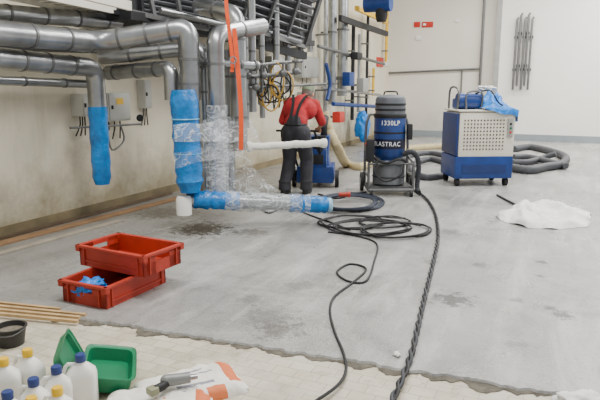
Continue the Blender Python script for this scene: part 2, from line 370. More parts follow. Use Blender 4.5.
# big blue wrapped riser
D_=6.75
bx=atD(189,150,D_); zt=atD(190,90,D_).z; zb=atD(190,192,D_).z
n_=18; pts=[V((bx.x-.05*(1-i/n_),bx.y,zt+(zb-zt)*i/n_)) for i in range(n_+1)]
rr=[.152+.014*noise.noise(V((i*1.3,3,1)))*2 for i in range(n_+1)]; rr[0]=.13; rr[-1]=.11; rr[-2]=.125
e=top('pipe_riser','vertical pipe riser thickly wrapped in bright blue film','pipe',pts[-1]-V((0,0,.3)))
put(MB().tube(pts,rr,22),'blue_wrap',bluewrap,e)
cup=atD(184,206,D_)
put(MB().lathe([(.075,-.1),(.088,-.1),(.09,.08),(.07,.12)],cup,n=24),'drain_cup',whitep,e,label='white drain cup')
tp_m=M('clear_tape',(120,190,220),.3)
put(MB().ring(pts[5],.154,.007),'tape_band',tp_m,e); put(MB().ring(pts[11],.154,.007),'tape_band',tp_m,e)
def riser(u,vt,vb,D,r,label,wrapb=None,toL=None):
    p=atD(u,(vt+vb)/2,D); zt=atD(u,vt,D).z; zb=atD(u,vb,D).z
    pt=V((p.x,p.y,zt)); pbt=V((p.x,p.y,zb))
    pl=[pbt,pt]
    if toL is not None:
        q=atD(*toL); pl=bend(pbt,pt,q,min(.16,r*1.6))
    e=pipe('pipe_riser',label,'pipe',[('pipe_body',pl,r,steel,0)])
    for k in (.25,.55,.82): collar(e,pbt+(pt-pbt)*k,(0,0,1),r*1.08)
    if toL is not None: collar(e,pt+(q-pt)*.5,q-pt,r*1.06)
    if wrapb:
        z1=atD(u,wrapb,D).z; m=MB(); nn=12
        m.tube([V((p.x,p.y,zb+(z1-zb)*i/nn)) for i in range(nn+1)],[r*1.22+.015*noise.noise(V((u,i*1.3,0))) for i in range(nn+1)],20,caps=False); put(m,'clear_wrap',film,e)
    return e,pbt
riser(217,34,194,7.05,.1,'silver riser pipe covered with clear crumpled film',105,(262,26,7.9))
riser(238,14,150,7.5,.105,'tall silver riser pipe beside the orange strap',None,(198,6,7.9))
riser(229,50,192,7.85,.07,'steel pipe reaching down between two thicker risers')
riser(252,0,112,7.9,.05,'thin steel hanger pipe')
riser(246,30,128,7.75,.035,'slim steel drain line between the risers')
riser(262,30,118,8.6,.04,'slim steel line behind the cable tangle')
riser(276,0,60,9.3,.05,'steel hanger pipe under the cooler')
riser(288,20,92,9.9,.05,'steel pipe dropping beside the control cabinet')
e=pipe('steel_pipe','steel branch pipe bridging the risers with flanged ends','pipe',[('pipe_body',[atD(196,62,7.1),atD(258,66,7.6)],.05,steel,0)])
for t in (.1,.4,.7,.95): collar(e,atD(196,62,7.1).lerp(atD(258,66,7.6),t),atD(258,66,7.6)-atD(196,62,7.1),.065)
# low wrapped pipe
l0=atD(186,199,6.85); l1=atD(327,205,7.25)
L_=(l1-l0); e=top('floor_pipe','low horizontal pipe wrapped in blue and clear film','pipe',down(l0+L_*.5,l0.z-.12))
def seg(a,b,r,seed,w=.012):
    nn=16; return [l0+L_*(a+(b-a)*i/nn) for i in range(nn+1)],[r+w*noise.noise(V((i*.9,seed,0)))*2 for i in range(nn+1)]
put(MB().tube(*seg(0,.98,.088,1,.002),20),'pipe_body',steel,e)
put(MB().tube(*seg(.05,.36,.106,3),20),'blue_wrap',bluewrap,e)
put(MB().tube(*seg(.72,1.0,.102,5),20),'blue_wrap',bluewrap,e)
put(MB().tube(*seg(.26,.86,.116,8,.015),20,caps=False),'clear_wrap',film,e)
put(MB().tube([l1,l1+RT*.05,l1+RT*.07],[.088,.09,.06],18),'end_cap',M('pale_film_blue',(150,200,225),.3,0,.1,8),e)
w0=atD(247,147,7.2); w1=atD(326,143,7.5); nn=26
put(MB().tube([w0+(w1-w0)*(i/nn)+V((0,0,.004*math.sin(i*.9))) for i in range(nn+1)],[.044+.012*noise.noise(V((i*1.1,2,0))) +(.018 if i in(0,1,nn-1,nn) else 0) for i in range(nn+1)],14),'insulated_pipe',whitefoam,label='white foam-covered horizontal pipe with torn wrapping',cat='pipe')
def crumple(fn,nu,nv,amp,seed):
    vs=[];fs=[]
    for i in range(nu+1):
        for j in range(nv+1):
            p=fn(i/nu,j/nv); q=p*4+V((seed,0,0))
            vs.append(p+V((noise.noise(q),noise.noise(q+V((9,0,0))),noise.noise(q+V((0,9,0)))))*amp+V((noise.noise(q*3),noise.noise(q*3+V((4,0,0))),0))*amp*.3)
    for i in range(nu):
        for j in range(nv):
            a=i*(nv+1)+j; fs.append([a,a+1,a+nv+2,a+nv+1])
    return MB().add(vs,fs)
def quadfn(p00,p10,p11,p01): return lambda s,t:(p00*(1-s)+p10*s)*(1-t)+(p01*(1-s)+p11*s)*t
def filmp(c,label,nu,nv,amp,seed,mat=film2): put(crumple(quadfn(*[atD(*q) for q in c]),nu,nv,amp,seed),'plastic_film',mat,label=label,cat='plastic film',ang=180)
filmp([(173,124,6.5),(252,121,6.95),(262,142,7.0),(174,142,6.5)],'loose clear plastic film wound around the risers',30,10,.04,1,film)
filmp([(173,154,6.5),(250,140,6.95),(256,152,7.0),(174,168,6.5)],'twisted clear film band across the risers',30,6,.03,11,film2)
filmp([(204,120,6.8),(234,114,6.85),(228,192,6.9),(204,194,6.8)],'clear plastic film draped down a riser pipe',16,24,.05,5)
filmp([(216,150,6.9),(240,152,7.1),(280,194,7.0),(216,194,6.9)],'torn clear film stretched between riser and low pipe',14,14,.05,21)
def ribbon(pts,w,th=.004,side=RT):
    m=MB(); pp=path(pts,.08); vs=[];fs=[]
    for p in pp: vs+= [p-side*w/2,p+side*w/2,p+side*w/2+FH*th,p-side*w/2+FH*th]
    for i in range(len(pp)-1):
        for k in range(4): k2=(k+1)%4; fs.append([i*4+k,i*4+k2,i*4+4+k2,i*4+4+k])
    return m.add(vs,fs)
e=top('lifting_strap','orange-red webbing sling hanging over the pipes','strap',down(atD(240,150,6.85),atD(240,150,6.85).z))
put(ribbon([atD(225,-60,6.85),atD(226,0,6.85),atD(232,55,6.85),atD(232,72,6.85)],.04),'strap_band',orange,e)
put(ribbon([atD(234,28,6.83),atD(238,70,6.83),atD(241,112,6.83),atD(241,150,6.85)],.05),'strap_band',orange,e)
put(MB().ring(atD(233,60,6.8),.035,.008,FH),'shackle',steel,e)
e=top('valve_manifold','thin steel manifold pipes with ball valves and hand wheels','valve',atD(262,80,7.7))
put(MB().tube([atD(240,78,7.7),atD(300,72,8.4)],.028).tube([atD(245,66,7.7),atD(302,61,8.4)],.022).tube([atD(262,60,7.9),atD(262,92,7.9)],.02).tube([atD(240,88,7.7),atD(326,84,8.9)],.018),'manifold_pipe',steel_d,e)
for (u,v) in ((248,76),(264,75),(283,73),(256,87),(296,71)):
    p=atD(u,v,7.75); put(MB().sph(p,.05).cyl(p,p+V((0,0,.12)),.012).cyl(p+V((0,0,.11)),p+V((0,0,.13)),.05),'valve',steel_d,e)
e=top('cable_coil','tangled yellow and black cables hanging from the manifold','cable',atD(268,105,8.1))
for i in range(11):
    c=atD(256+i*3,88+R.uniform(-11,12),8.1+R.uniform(-.1,.1)); w=R.uniform(.06,.14); h=R.uniform(.1,.24); mm=MB()
    mm.tube(path([c+RT*(w*math.cos(t*math.pi/4))+V((0,0,h*math.sin(t*math.pi/4)))+FH*R.uniform(-.04,.04) for t in range(8)],.04,True),.011,6,closed=True)
    put(mm,'cable_loop',cordy if i%2 else black,e)
# ---------------------------------------------------------------- overhead unit
def slatbank(p00,p10,p11,p01,n,e,rails=(.33,.66)):
    nrm=(p10-p00).cross(p01-p00).normalized()
    if nrm.dot(p00-CAM)<0: nrm=-nrm
    upd=(p01-p00).normalized()
    m=MB(); gap=(p01-p00).length/n
    for i in range(n+1):
        t=i/n; a=p00*(1-t)+p01*t; b=p10*(1-t)+p11*t
        m.obox(a,b,gap*.62,.014,0,(nrm*.75-upd*.65).normalized().cross((b-a).normalized()))
    put(m,'louvre_panel',finm,e,smooth=False)
    m=MB(); f=-nrm*.04
    for a,b in ((p00,p10),(p10,p11),(p11,p01),(p01,p00)): m.obox(a+f,b+f,.06,.06)
    for t in rails: m.obox(p00*(1-t)+p10*t+f,p01*(1-t)+p11*t+f,.04,.05)
    put(m,'panel_frame',steel_d,e,smooth=False)
    o=nrm*.12; put(MB().add([p00+o,p10+o,p11+o,p01+o,p00+o*1.4,p10+o*1.4,p11+o*1.4,p01+o*1.4],[[0,1,2,3],[7,6,5,4],[0,4,5,1],[1,5,6,2],[2,6,7,3],[3,7,4,0]]),'back_plate',dark,e,smooth=False)
e=top('cooling_unit','dark overhead air cooler with angled grey louvre panels','air cooler',atD(260,45,9.0))
slatbank(atD(212,16,8.2),atD(303,46,10.2),atD(322,-14,9.9),atD(232,-46,8.0),8,e,(.25,.5,.75))
slatbank(atD(124,11,7.5),atD(206,29,8.3),atD(200,-20,8.2),atD(112,-34,7.4),8,e,(.33,.66))
ya=atX(126,0,-4.95).y; yb=atX(312,0,-4.95).y
m=MB().box((-5.3,(ya+yb)/2,3.5),(.7,yb-ya,2.1))
k=ya+.25
while k<yb: m.box((-4.93,k,3.5),(.05,.05,2.1)); k+=.45
m.box((-4.92,(ya+yb)/2,2.5),(.07,yb-ya,.1)); m.box((-4.92,(ya+yb)/2,2.9),(.06,yb-ya,.06)); m.box((-4.92,(ya+yb)/2,3.3),(.06,yb-ya,.06))
put(m,'cooler_casing',dark,e,smooth=False)
m=MB()
m.obox(atD(100,6,7.3),atD(305,56,10.2),.09,.12).obox(atD(150,-2,8.6),atD(300,38,10.9),.09,.1)
for k in range(9):
    t=k/8; a=atD(128,14,7.65)*(1-t)+atD(303,55,10.15)*t; b=atD(140,-3,8.5)*(1-t)+atD(298,37,10.85)*t
    m.obox(a,b,.05,.06)
put(m,'support_frame',dark,e,smooth=False)
m=MB()
for i,u in enumerate((130,148,164,182,200,226,250,272,300)):
    t=(u-135)/168; a=atD(u,14+t*41,7.75+t*2.4); m.obox(a,a+V((.1,.3*(1 if i%2 else -1),.8)),.05,.05)
put(m,'brace_strut',steel_d,e,smooth=False)
m=MB().tube([atD(150,-6,7.9),atD(300,42,9.9)],.045,12).tube([atD(160,10,7.5),atD(255,32,8.8)],.035,12)
put(m,'coolant_pipe',steel,e)
e=top('cable_tray','cream metal cable tray with dark gaps above the ducts','cable tray',atX(80,15,-5.2))
c0=atX(10,-14,-5.0); c1=atX(112,8,-5.0); m=MB(); m.obox(c0,c1,.04,.12); m.obox(c0+V((-.4,0,0)),c1+V((-.4,0,0)),.04,.12)
put(m,'tray_rail',cream,e,smooth=False)
m=MB()
for i in range(10):
    p=c0+(c1-c0)*(i/9); m.obox(p,p+V((-.4,0,0)),.14,.03)
put(m,'tray_rung',cream,e,smooth=False)
c0=atX(50,-14,-4.6); c1=atX(130,6,-4.6)
put(MB().obox(c0,c1,.05,.1),'steel_beam',cream,label='cream painted beam above the ducts',cat='beam',smooth=False)
# ---------------------------------------------------------------- wall boxes
def enclosure(u0,v0,u1,v1,label,mat=greyb,depth=.2,x=WX,sticker=None,cables=()):
    a=atX(u0,v0,x+depth); b=atX(u1,v1,x+depth); y0,y1=sorted((a.y,b.y)); z0,z1=sorted((a.z,b.z))
    w=y1-y0;h=z1-z0
    e=top('electrical_box',label,'electrical box',V((x+depth/2,(y0+y1)/2,z0)))
    put(MB().box((x+depth/2,(y0+y1)/2,(z0+z1)/2),(depth,w,h),bev=.008),'box_body',mat,e)
    put(MB().box((x+depth+.006,(y0+y1)/2,(z0+z1)/2),(.012,w*.9,h*.9),bev=.004),'door',mat,e)
    put(MB().box((x+depth+.02,y0+w*.15,(z0+z1)/2),(.02,.02,.05)),'latch',black,e)
    if sticker: put(MB().box((x+depth+.014,y0+w*.5,z0+h*.7),(.004,w*.3,h*.22)),'warning_sticker',sticker,e)
    for k in range(3):
        y=y0+w*(.25+.25*k); put(MB().tube(path([V((x+depth/2,y,z0)),V((x+depth/2,y,z0-.1)),V((x+.05,y+.04*(k-1),z0-.25))],.06),.009,6),'cable',black,e)
    return e
palebox=M('pale_enclosure',(186,186,178),.5,0,.06,5)
enclosure(107,93,131,120,'pale grey enclosure with a yellow sticker on the cream wall',palebox,sticker=yell)
enclosure(82,94,93,116,'narrow pale junction box beside the duct stub',palebox)
enclosure(144,80,152,108,'slim pale connection box with cables',palebox,depth=.14)
enclosure(251,62,268,84,'brushed steel control box behind the manifold')
enclosure(272,56,291,90,'stainless control cabinet on the wall',mat=steel)
enclosure(302,56,319,78,'grey control cabinet with dark lower edge')
enclosure(303,92,316,104,'small steel box under the control cabinet',mat=steel,depth=.15)
e=top('pressure_gauge_rig','small steel manifold with pressure gauge and hanging leads','gauge',atX(115,118,WX+.3))
put(MB().tube([atX(70,128,WX+.3),atX(142,124,WX+.3)],.014).tube(path([atX(120,124,WX+.3),atX(124,140,WX+.3),atX(112,150,WX+.3),atX(108,132,WX+.3)],.05),.012),'steel_tube',steel_d,e)
put(MB().cyl(atX(140,118,WX+.28),atX(140,118,WX+.33),.05),'gauge',black,e)
for i in range(6):
    u=258+i*5; put(MB().tube(path([atX(u,90,WX+.3),atX(u+1,104+R.uniform(0,6),WX+.3),atX(u+3,96,WX+.32)],.05),.012,6),'loose_cable',black,label='black cable end dangling below the wall boxes',cat='cable',group='dangling cable ends')
def vpipe(u,v0,v1,r,x,label,mat=steel):
    p=atX(u,v1,x); z0=atX(u,v0,x).z; q=V((p.x,p.y,z0))
    e=top('wall_pipe',label,'pipe',p)
    put(MB().cyl(p,V((p.x,p.y,z0+(2 if v0<=0 else 0))),r,n=16),'pipe_body',mat,e)
    for t in (.2,.7):
        z=p.z+(z0-p.z)*t; put(MB().box(((p.x+WX)/2,p.y,z),(abs(p.x-WX),.05,.04)).cyl(V((p.x,p.y,z-.02)),V((p.x,p.y,z+.02)),r*1.3,n=16),'pipe_clip',steel_d,e)
vpipe(332,0,104,.1,WX+.3,'thick steel vertical pipe with wall clips')
vpipe(342,0,96,.13,WX+.3,'thick steel vertical pipe with wall clips')
vpipe(325,0,112,.05,WX+.25,'thin steel vertical pipe on the wall')
vpipe(352,20,120,.05,WX+.2,'dark vertical conduit on the wall',dark)
vpipe(358,34,112,.04,WX+.2,'steel vertical conduit on the wall',steel)
vpipe(366,10,118,.04,WX+.2,'dark vertical conduit on the wall',dark)
vpipe(310,0,52,.07,WX+.25,'steel vertical pipe above the control cabinet')
vpipe(298,0,60,.05,WX+.25,'thin steel vertical pipe on the wall')
vpipe(373,68,96,.04,WX+.15,'yellow vertical gas pipe',yell)
vpipe(386,5,62,.045,WX+.15,'yellow vertical gas pipe',yell)
put(MB().tube([atX(333,104,WX+.45),atX(384,107,WX+.45)],.05),'handrail',blue,label='blue painted horizontal pipe on the wall',cat='pipe')
put(MB().tube([atX(322,88,WX+.45),atX(380,95,WX+.45)],.035),'handrail',steel,label='steel horizontal pipe on the wall',cat='pipe')
put(MB().tube([atX(318,46,WX+.45),atX(384,64,WX+.45)],.04),'handrail',steel_d,label='grey horizontal pipe high on the wall',cat='pipe')
put(MB().tube(path([atX(326,64,WX+.5),atX(330,84,WX+.5),atX(327,100,WX+.5)],.1),.045,10),'air_hose',blue,label='short blue hose hanging from the wall pipes',cat='hose')
for (u0,v0,u1,v1,l,mt_) in ((346,72,351,86,'small blue valve box on the wall pipes',blue),(360,78,365,92,'small grey meter box on the wall pipes',greyb),(336,112,341,122,'small red valve box low on the wall',redp),(354,52,359,60,'small dark motor box on the wall pipes',dark)):
    a=atX(u0,v0,WX+.6); b=atX(u1,v1,WX+.6); c=(a+b)/2
    e=top('valve_box',l,'valve',V((c.x,c.y,min(a.z,b.z)))); put(MB().box(c,(.2,abs(a.y-b.y),abs(a.z-b.z)),bev=.03),'box_body',mt_,e); put(MB().box((WX+.25,c.y,c.z),(.5,.05,.05)),'bracket',steel_d,e)
m=MB().obox(atX(356,8,WX+.3),atX(387,22,WX+.3),.08,.12); put(m,'crane_rail',yell,label='yellow painted overhead crane rail',cat='rail',smooth=False)
m=MB().obox(atX(340,18,WX+.55),atX(387,34,WX+.55),.08,.14); put(m,'crane_rail',dark,label='dark steel rail beneath the yellow rail',cat='rail',smooth=False)
p=atX(378,4,WX+.9); e=top('chain_hoist','blue electric chain hoist on the overhead rail','hoist',p-V((0,0,.2)))
put(MB().cyl(p-V((.35,0,0)),p+V((.35,0,0)),.2,n=20).box(p+V((0,0,.25)),(.5,.4,.3),bev=.03),'motor_housing',blue,e)
put(MB().lathe([(.12,-.15),(.16,0),(.16,.2)],p+V((.1,0,-.3)),n=16),'chain_bag',black,e)
def sign(u0,v0,u1,v1,label,mat,plane='Y',off=.02,name='sign_board'):
    if plane=='Y': a=atY(u0,v0,WY-off); b=atY(u1,v1,WY-off); m=MB().box((a+b)/2,(abs(a.x-b.x),.03,abs(a.z-b.z)),bev=.004)
    else: a=atX(u0,v0,WX+off); b=atX(u1,v1,WX+off); m=MB().box((a+b)/2,(.03,abs(a.y-b.y),abs(a.z-b.z)),bev=.004)
    return put(m,name,mat,label=label,cat='sign')
sign(414,22,420,27,'small red safety sign on the back wall',redp)
sign(422,22,433,27,'small red and white safety sign on the back wall',redp)
sign(423,23.5,426,25.5,'white pictogram plate on the red sign',signw,off=.04)
sign(416,36,421,40,'small white notice on the back wall',signw)
sign(455,19,459,22,'small white notice on the back wall',signw)
sign(377,57,383,67,'red fire call box on the wall',redp,'X',.02,'fire_call_box')
sign(384.5,58,388,66,'white notice beside the red box',signw,'X',.02)
m=MB().tube([atY(388,73,WY-.06),atY(481,68.5,WY-.06)],.03,8); put(m,'conduit',steel_d,label='grey conduit running along the back wall',cat='pipe')
p=atY(481,60,WY-.1); m=MB().tube([V((p.x,p.y,.9)),V((p.x,p.y,6))],.04,8); put(m,'conduit',steel_d,label='vertical grey pipe on the back wall',cat='pipe')
p=atY(461,90,WY-.05); m=MB().tube([V((p.x,p.y,.9)),V((p.x,p.y,2.15))],.025,8); put(m,'conduit',steel_d,label='thin grey drop conduit on the back wall',cat='pipe')
put(MB().box((px+.0,WY-.2,3),(.14,.24,6)),'trim_2',M('grey_corner_trim',(160,160,156),.5),kind='structure',centre=False)
first=None
for i,u in enumerate((512.5,516.5,520.5,524,527.5)):
    p=atY(u,90-(i%2)*4,WY-.42); z1=atY(u,20+(i%3)*1.5,WY-.42).z
    if first is None:
        first=top('steel_pipe','slim vertical steel pipe clipped to the bright wall','pipe',p,0,'slim pipes on the back wall')
        put(MB().tube([p,V((p.x,p.y,z1)),V((p.x+.04,p.y+.02,z1+.06))],.032,10),'pipe_body',steel_d,first)
        for zz in (p.z+.6,z1-.5): put(MB().box((p.x,p.y+.06,zz),(.1,.12,.06)),'pipe_clip',dark,first)
    else: clone(first,p)
# ---------------------------------------------------------------- dust extractor
g=F(388,193); e=top('industrial_vacuum','tall blue and grey industrial dust extractor on a wheeled steel frame','vacuum cleaner',V((g.x,g.y,0)),A)
e.scale=(.93,.93,1)
def loc(mb,name,mat,parent=None,label=None,**k): return put(mb,name,mat,parent or e,label,world=False,**k)
binm=M('bin_grey',(116,119,122),.4,.6,.2,6)
blue_v=M('worn_blue',(24,54,112),.45,0,.3,7,.1,20)
loc(MB().lathe([(.24,.15),(.27,.17),(.27,.5),(.25,.54)],n=28),'dust_bin',binm,label='grey metal dust bin')
loc(MB().ring((0,0,.28),.273,.009).ring((0,0,.49),.27,.014),'bin_hoop',dark)
loc(MB().lathe([(.22,.54),(.22,.56),(.255,.6),(.262,.62),(.262,1.2),(.25,1.22)],n=40),'filter_tank',blue_v)
loc(MB().lathe([(.267,1.19),(.274,1.2),(.274,1.235),(.267,1.25)],n=32),'tank_band',black)
loc(MB().lathe([(.264,.95),(.268,.965),(.264,.98)],n=32,caps=False),'tank_band',black)
loc(MB().lathe([(.25,1.25),(.25,1.46),(.235,1.5),(.18,1.53),(.02,1.54)],n=32),'motor_head',M('dark_grey_plastic',(92,96,102),.5,0,.15,8))
loc(MB().lathe([(.256,1.30),(.256,1.33)],n=32),'cooling_band',dark); loc(MB().lathe([(.256,1.38),(.256,1.41)],n=32),'cooling_band',dark)
loc(MB().tube(path([(-.12,0,1.52),(-.1,0,1.58),(.1,0,1.58),(.12,0,1.52)],.04),.012,8),'lift_handle',black)
fm=MB()
for s in (-1,1):
    fm.tube(path([(s*.37,.32,.12),(s*.37,.33,.6),(s*.35,.34,1.1),(s*.3,.36,1.22)],.1),.024,8)
    fm.tube([(s*.37,-.32,.1),(s*.37,.34,.1)],.026,8)
    fm.tube([(s*.37,-.28,.1),(s*.37,-.26,.5),(s*.3,-.14,.6),(s*.37,.33,.66)],.022,8)
    fm.tube([(s*.37,-.27,.3),(s*.37,.33,.3)],.018,8)
fm.tube([(-.3,.36,1.22),(.3,.36,1.22)],.02,8).tube([(-.37,-.32,.1),(.37,-.32,.1)],.026,8).tube([(-.37,.32,.1),(.37,.32,.1)],.02,8).box((0,0,.13),(.7,.5,.03)).tube([(-.37,-.27,.5),(.37,-.27,.5)],.018,8)
loc(fm,'steel_frame',steel_d)
for s in (-1,1):
    loc(MB().cyl((s*.4,.26,.15),(s*.45,.26,.15),.15,n=28),'wheel',black)
    loc(MB().cyl((s*.395,.26,.15),(s*.455,.26,.15),.07,n=20),'wheel_hub',greyb)
    loc(MB().cyl((s*.31,-.36,.05),(s*.35,-.36,.05),.05,n=20).box((s*.33,-.34,.09),(.06,.06,.02)),'caster_wheel',black)
loc(MB().box((-.35,-.2,.70),(.12,.2,.34),bev=.01),'control_box',dark)
loc(MB().cyl((-.415,-.22,.8),(-.43,-.22,.8),.02),'switch',redp)
loc(MB().box((.31,-.12,.98),(.08,.14,.24),bev=.01),'valve_block',dark)
hp=path([(.2,-.22,.64),(.35,-.28,.68),(.46,-.22,.5),(.45,-.22,.15),(.46,-.3,.06)],.02)
loc(MB().tube(hp,[.045 if i%2 else .038 for i in range(len(hp))],12),'suction_hose',hoseblk)
loc(MB().tube(path([(-.2,-.28,.58),(-.3,-.38,.4),(-.1,-.4,.25),(.15,-.38,.35),(.2,-.3,.5)],.03),.016,8),'power_lead',black)
loc(MB().tube(path([(-.3,-.24,.6),(-.1,-.34,.52),(.12,-.34,.58),(.26,-.24,.52)],.03),.022,8),'power_lead',black)
text('1330LP',.098,textw,e,(-.12,0,1.115),bend=.264,bold=.001)
loc(MB().lathe([(.2645,.72),(.2645,.87)],n=40,caps=False),'label_band',M('navy_label',(12,18,42),.5),ang=60)
text('BLASTRAC',.098,textw,e,(-.36,0,.795),bend=.2665,bold=0)
# ---------------------------------------------------------------- mobile unit
RC=A+.07
g=F(482,187); e=top('air_compressor','cream and blue mobile compressor cabinet on casters','machine',V((g.x,g.y,0))+FH*.45,RC)
loc(MB().box((0,0,.32),(1.0,.8,.38),bev=.03),'chassis',blue)
loc(MB().box((0,-.405,.3),(.76,.012,.14)),'skirt_panel',navy)
loc(MB().box((.025,0,.87),(.95,.78,.74),bev=.03),'cabinet',cream)
loc(MB().box((-.475,0,.87),(.05,.76,.7),bev=.015),'side_panel',navy)
loc(MB().box((.02,0,1.265),(.98,.8,.03),bev=.01),'lid',cream)
gm=MB()
for i in range(13):
    for j in range(9): gm.cyl((-.36+i*.055,-.388,.63+j*.06),(-.36+i*.055,-.397,.63+j*.06),.0145,n=8)
loc(gm,'vent_perforation',M('warm_dark',(92,76,56),.7),smooth=False,kind='stuff')
loc(MB().box((.41,-.4,.98),(.09,.03,.3),bev=.005),'control_panel',greyb)
for k,mm_ in enumerate((redp,green,black)): loc(MB().cyl((.41,-.41,.91+k*.07),(.41,-.43,.91+k*.07),.018,n=12),'push_button',mm_)
loc(MB().box((-.24,.05,1.37),(.3,.42,.18),bev=.04).cyl((-.42,-.12,1.42),(-.03,-.12,1.42),.13,n=20),'motor_drum',blue)
loc(MB().tube(path([(-.44,-.2,1.27),(-.44,-.22,1.6),(-.44,.2,1.62),(-.44,.25,1.27)],.05),.018,8),'handle',steel_d)
loc(MB().tube(path([(-.3,-.25,1.27),(-.3,-.26,1.55),(-.05,-.26,1.55),(-.05,-.25,1.27)],.05),.016,8),'handle',steel_d)
loc(MB().tube(path([(-.2,-.1,1.5),(0.05,-.3,1.6),(.2,-.36,1.4),(.4,-.3,1.3)],.05),.012,8),'air_lead',black)
for x in (-.42,.42):
    for y in (-.3,.3):
        loc(MB().cyl((x-.03,y,.07),(x+.03,y,.07),.07,n=20).box((x,y,.14),(.1,.1,.02)),'caster_wheel',black)
bm=bmesh.new(); bmesh.ops.create_icosphere(bm,subdivisions=4,radius=1); bm.verts.index_update()
def blob(c,r,amp,seed,fr=3,flat=None):
    vs=[]
    for v in bm.verts:
        q=v.co*fr*.6+V((seed,0,0)); k=1+amp*noise.noise(q)+amp*.6*noise.noise(q*2.5)+amp*.35*noise.noise(q*6)
        p=V((v.co.x*r[0]*k,v.co.y*r[1]*k,v.co.z*r[2]*k))
        w=RT*p.x+FH*p.y+V((0,0,p.z)); w=w+V(c)
        if flat is not None and w.z<flat: w.z=flat+.001*noise.noise(q*9)
        vs.append(w)
    return MB().add(vs,[[v.index for v in f.verts] for f in bm.faces])
Rm=Matrix.Rotation(RC,3,'Z'); EO=ORG[e.name]
def dr(s,t):
    x=-.06+s*.58; y=-.32+t*.6; z=1.30+.3*math.sin(math.pi*min(1,s*1.05))**.8*math.sin(math.pi*t)**.8*(.5+abs(noise.noise(V((s*4,t*4,0))))*1.1)
    if s>.88: z=1.30-(s-.88)*1.8; x=.54
    if t<.14: z= min(z,1.31)-(.14-t)*.9*(.2+.9*s); y=-.44
    return EO+Rm@V((x,y,z+.012))
m=crumple(dr,40,30,.045,3)
put(m,'plastic_sheet',bluebag_m,label='bright blue plastic sheet draped over the cream cabinet edge',cat='plastic sheet',ang=180)
put(blob(EO+Rm@V((.2,.2,1.62)),(.16,.12,.05),.5,31,4),'plastic_bag',sheet,label='white translucent bag lying over the blue sheet',cat='plastic bag',ang=180)
def ribhose(pts,r,name,mat,label,st=None):
    st=st or r*.55; pp=path(pts,st)
    return put(MB().tube(pp,[r*(1.0 if i%2 else .88) for i in range(len(pp))],14),name,mat,label=label,cat='hose')
def G(u,v,r=.06): return F(u,v+0.0,r)
ribhose([G(514,149,.08),G(530,147,.08),G(550,151,.08),G(565,157,.08),G(562,164,.08),G(545,167,.08),G(530,170,.08),G(514,168,.08)],.085,'ventilation_hose',hosegrey,'wide grey corrugated hose looped on the floor beside the cabinet')
ribhose([G(514,157,.08),G(528,157,.08),G(546,161,.08),G(566,166,.08)],.07,'ventilation_hose',hosegrey,'grey ribbed hose running straight out of the loop')
ribhose([G(513,162,.07),G(528,162,.07),G(542,158,.1),G(556,154,.2)],.065,'ventilation_hose',hosegrey,'grey ribbed hose end crossing over the coil')
ribhose([G(448,163,.06),G(430,159,.06),G(416,163,.06),G(411,170,.06),G(425,177,.06),G(445,175,.06)],.06,'ventilation_hose',hosegrey,'grey ribbed hose looping between the two machines')
ribhose([G(448,156,.06),G(430,153,.06),G(412,155,.06),G(398,160,.06)],.06,'ventilation_hose',hosegrey,'grey ribbed hose running behind the extractor')
ribhose([atD(324,112,10.9),atD(329,130,10.9),atD(338,149,10.9),G(347,164),G(362,167),G(378,158),G(400,150),G(430,147),G(449,147)],.095,'suction_hose',beige,'beige suction hose running across the floor from the blasting machine')
# ---------------------------------------------------------------- shot blasting machine
g=F(317,189); e=top('blasting_machine','blue walk-behind floor blasting machine with black handle','machine',V((g.x,g.y,0))+FH*.42,A-.1)
loc(MB().box((0,0,.22),(.62,.66,.28),bev=.03),'blast_head',blue)
loc(MB().loft([(.32,.5,.46,5),(.52,.42,.4,5,.0,.05),(.8,.46,.48,5,0,.08),(.84,.46,.48,5,0,.08)]),'abrasive_hopper',blue)
loc(MB().box((-.02,-.24,.48),(.42,.18,.34),bev=.02),'motor_housing',blue)
loc(MB().cyl((.08,-.24,.6),(.08,-.24,.86),.1,n=20),'motor',dark)
loc(MB().box((.04,-.335,.48),(.2,.02,.16),bev=.005),'control_panel',dark)
loc(MB().tube(path([(-.3,-.2,.34),(-.4,-.42,.75),(-.5,-.5,.95)],.08),.018,8).tube(path([(.1,-.2,.34),(.06,-.42,.75),(0,-.5,.95)],.08),.018,8).tube([(-.62,-.5,.96),(.06,-.5,.96)],.018,8),'push_handle',black)
for s in (-1,1):
    loc(MB().cyl((s*.33,-.16,.14),(s*.39,-.16,.14),.14,n=24),'wheel',black)
    loc(MB().cyl((s*.325,-.16,.14),(s*.395,-.16,.14),.06,n=20),'wheel_hub',greyb)
loc(MB().cyl((.0,.32,.08),(.05,.32,.08),.08,n=20),'wheel',black)
loc(MB().tube(path([(.12,.1,.78),(.12,.08,1.0),(.14,.2,1.14)],.05),.06,12),'dust_outlet',dark)
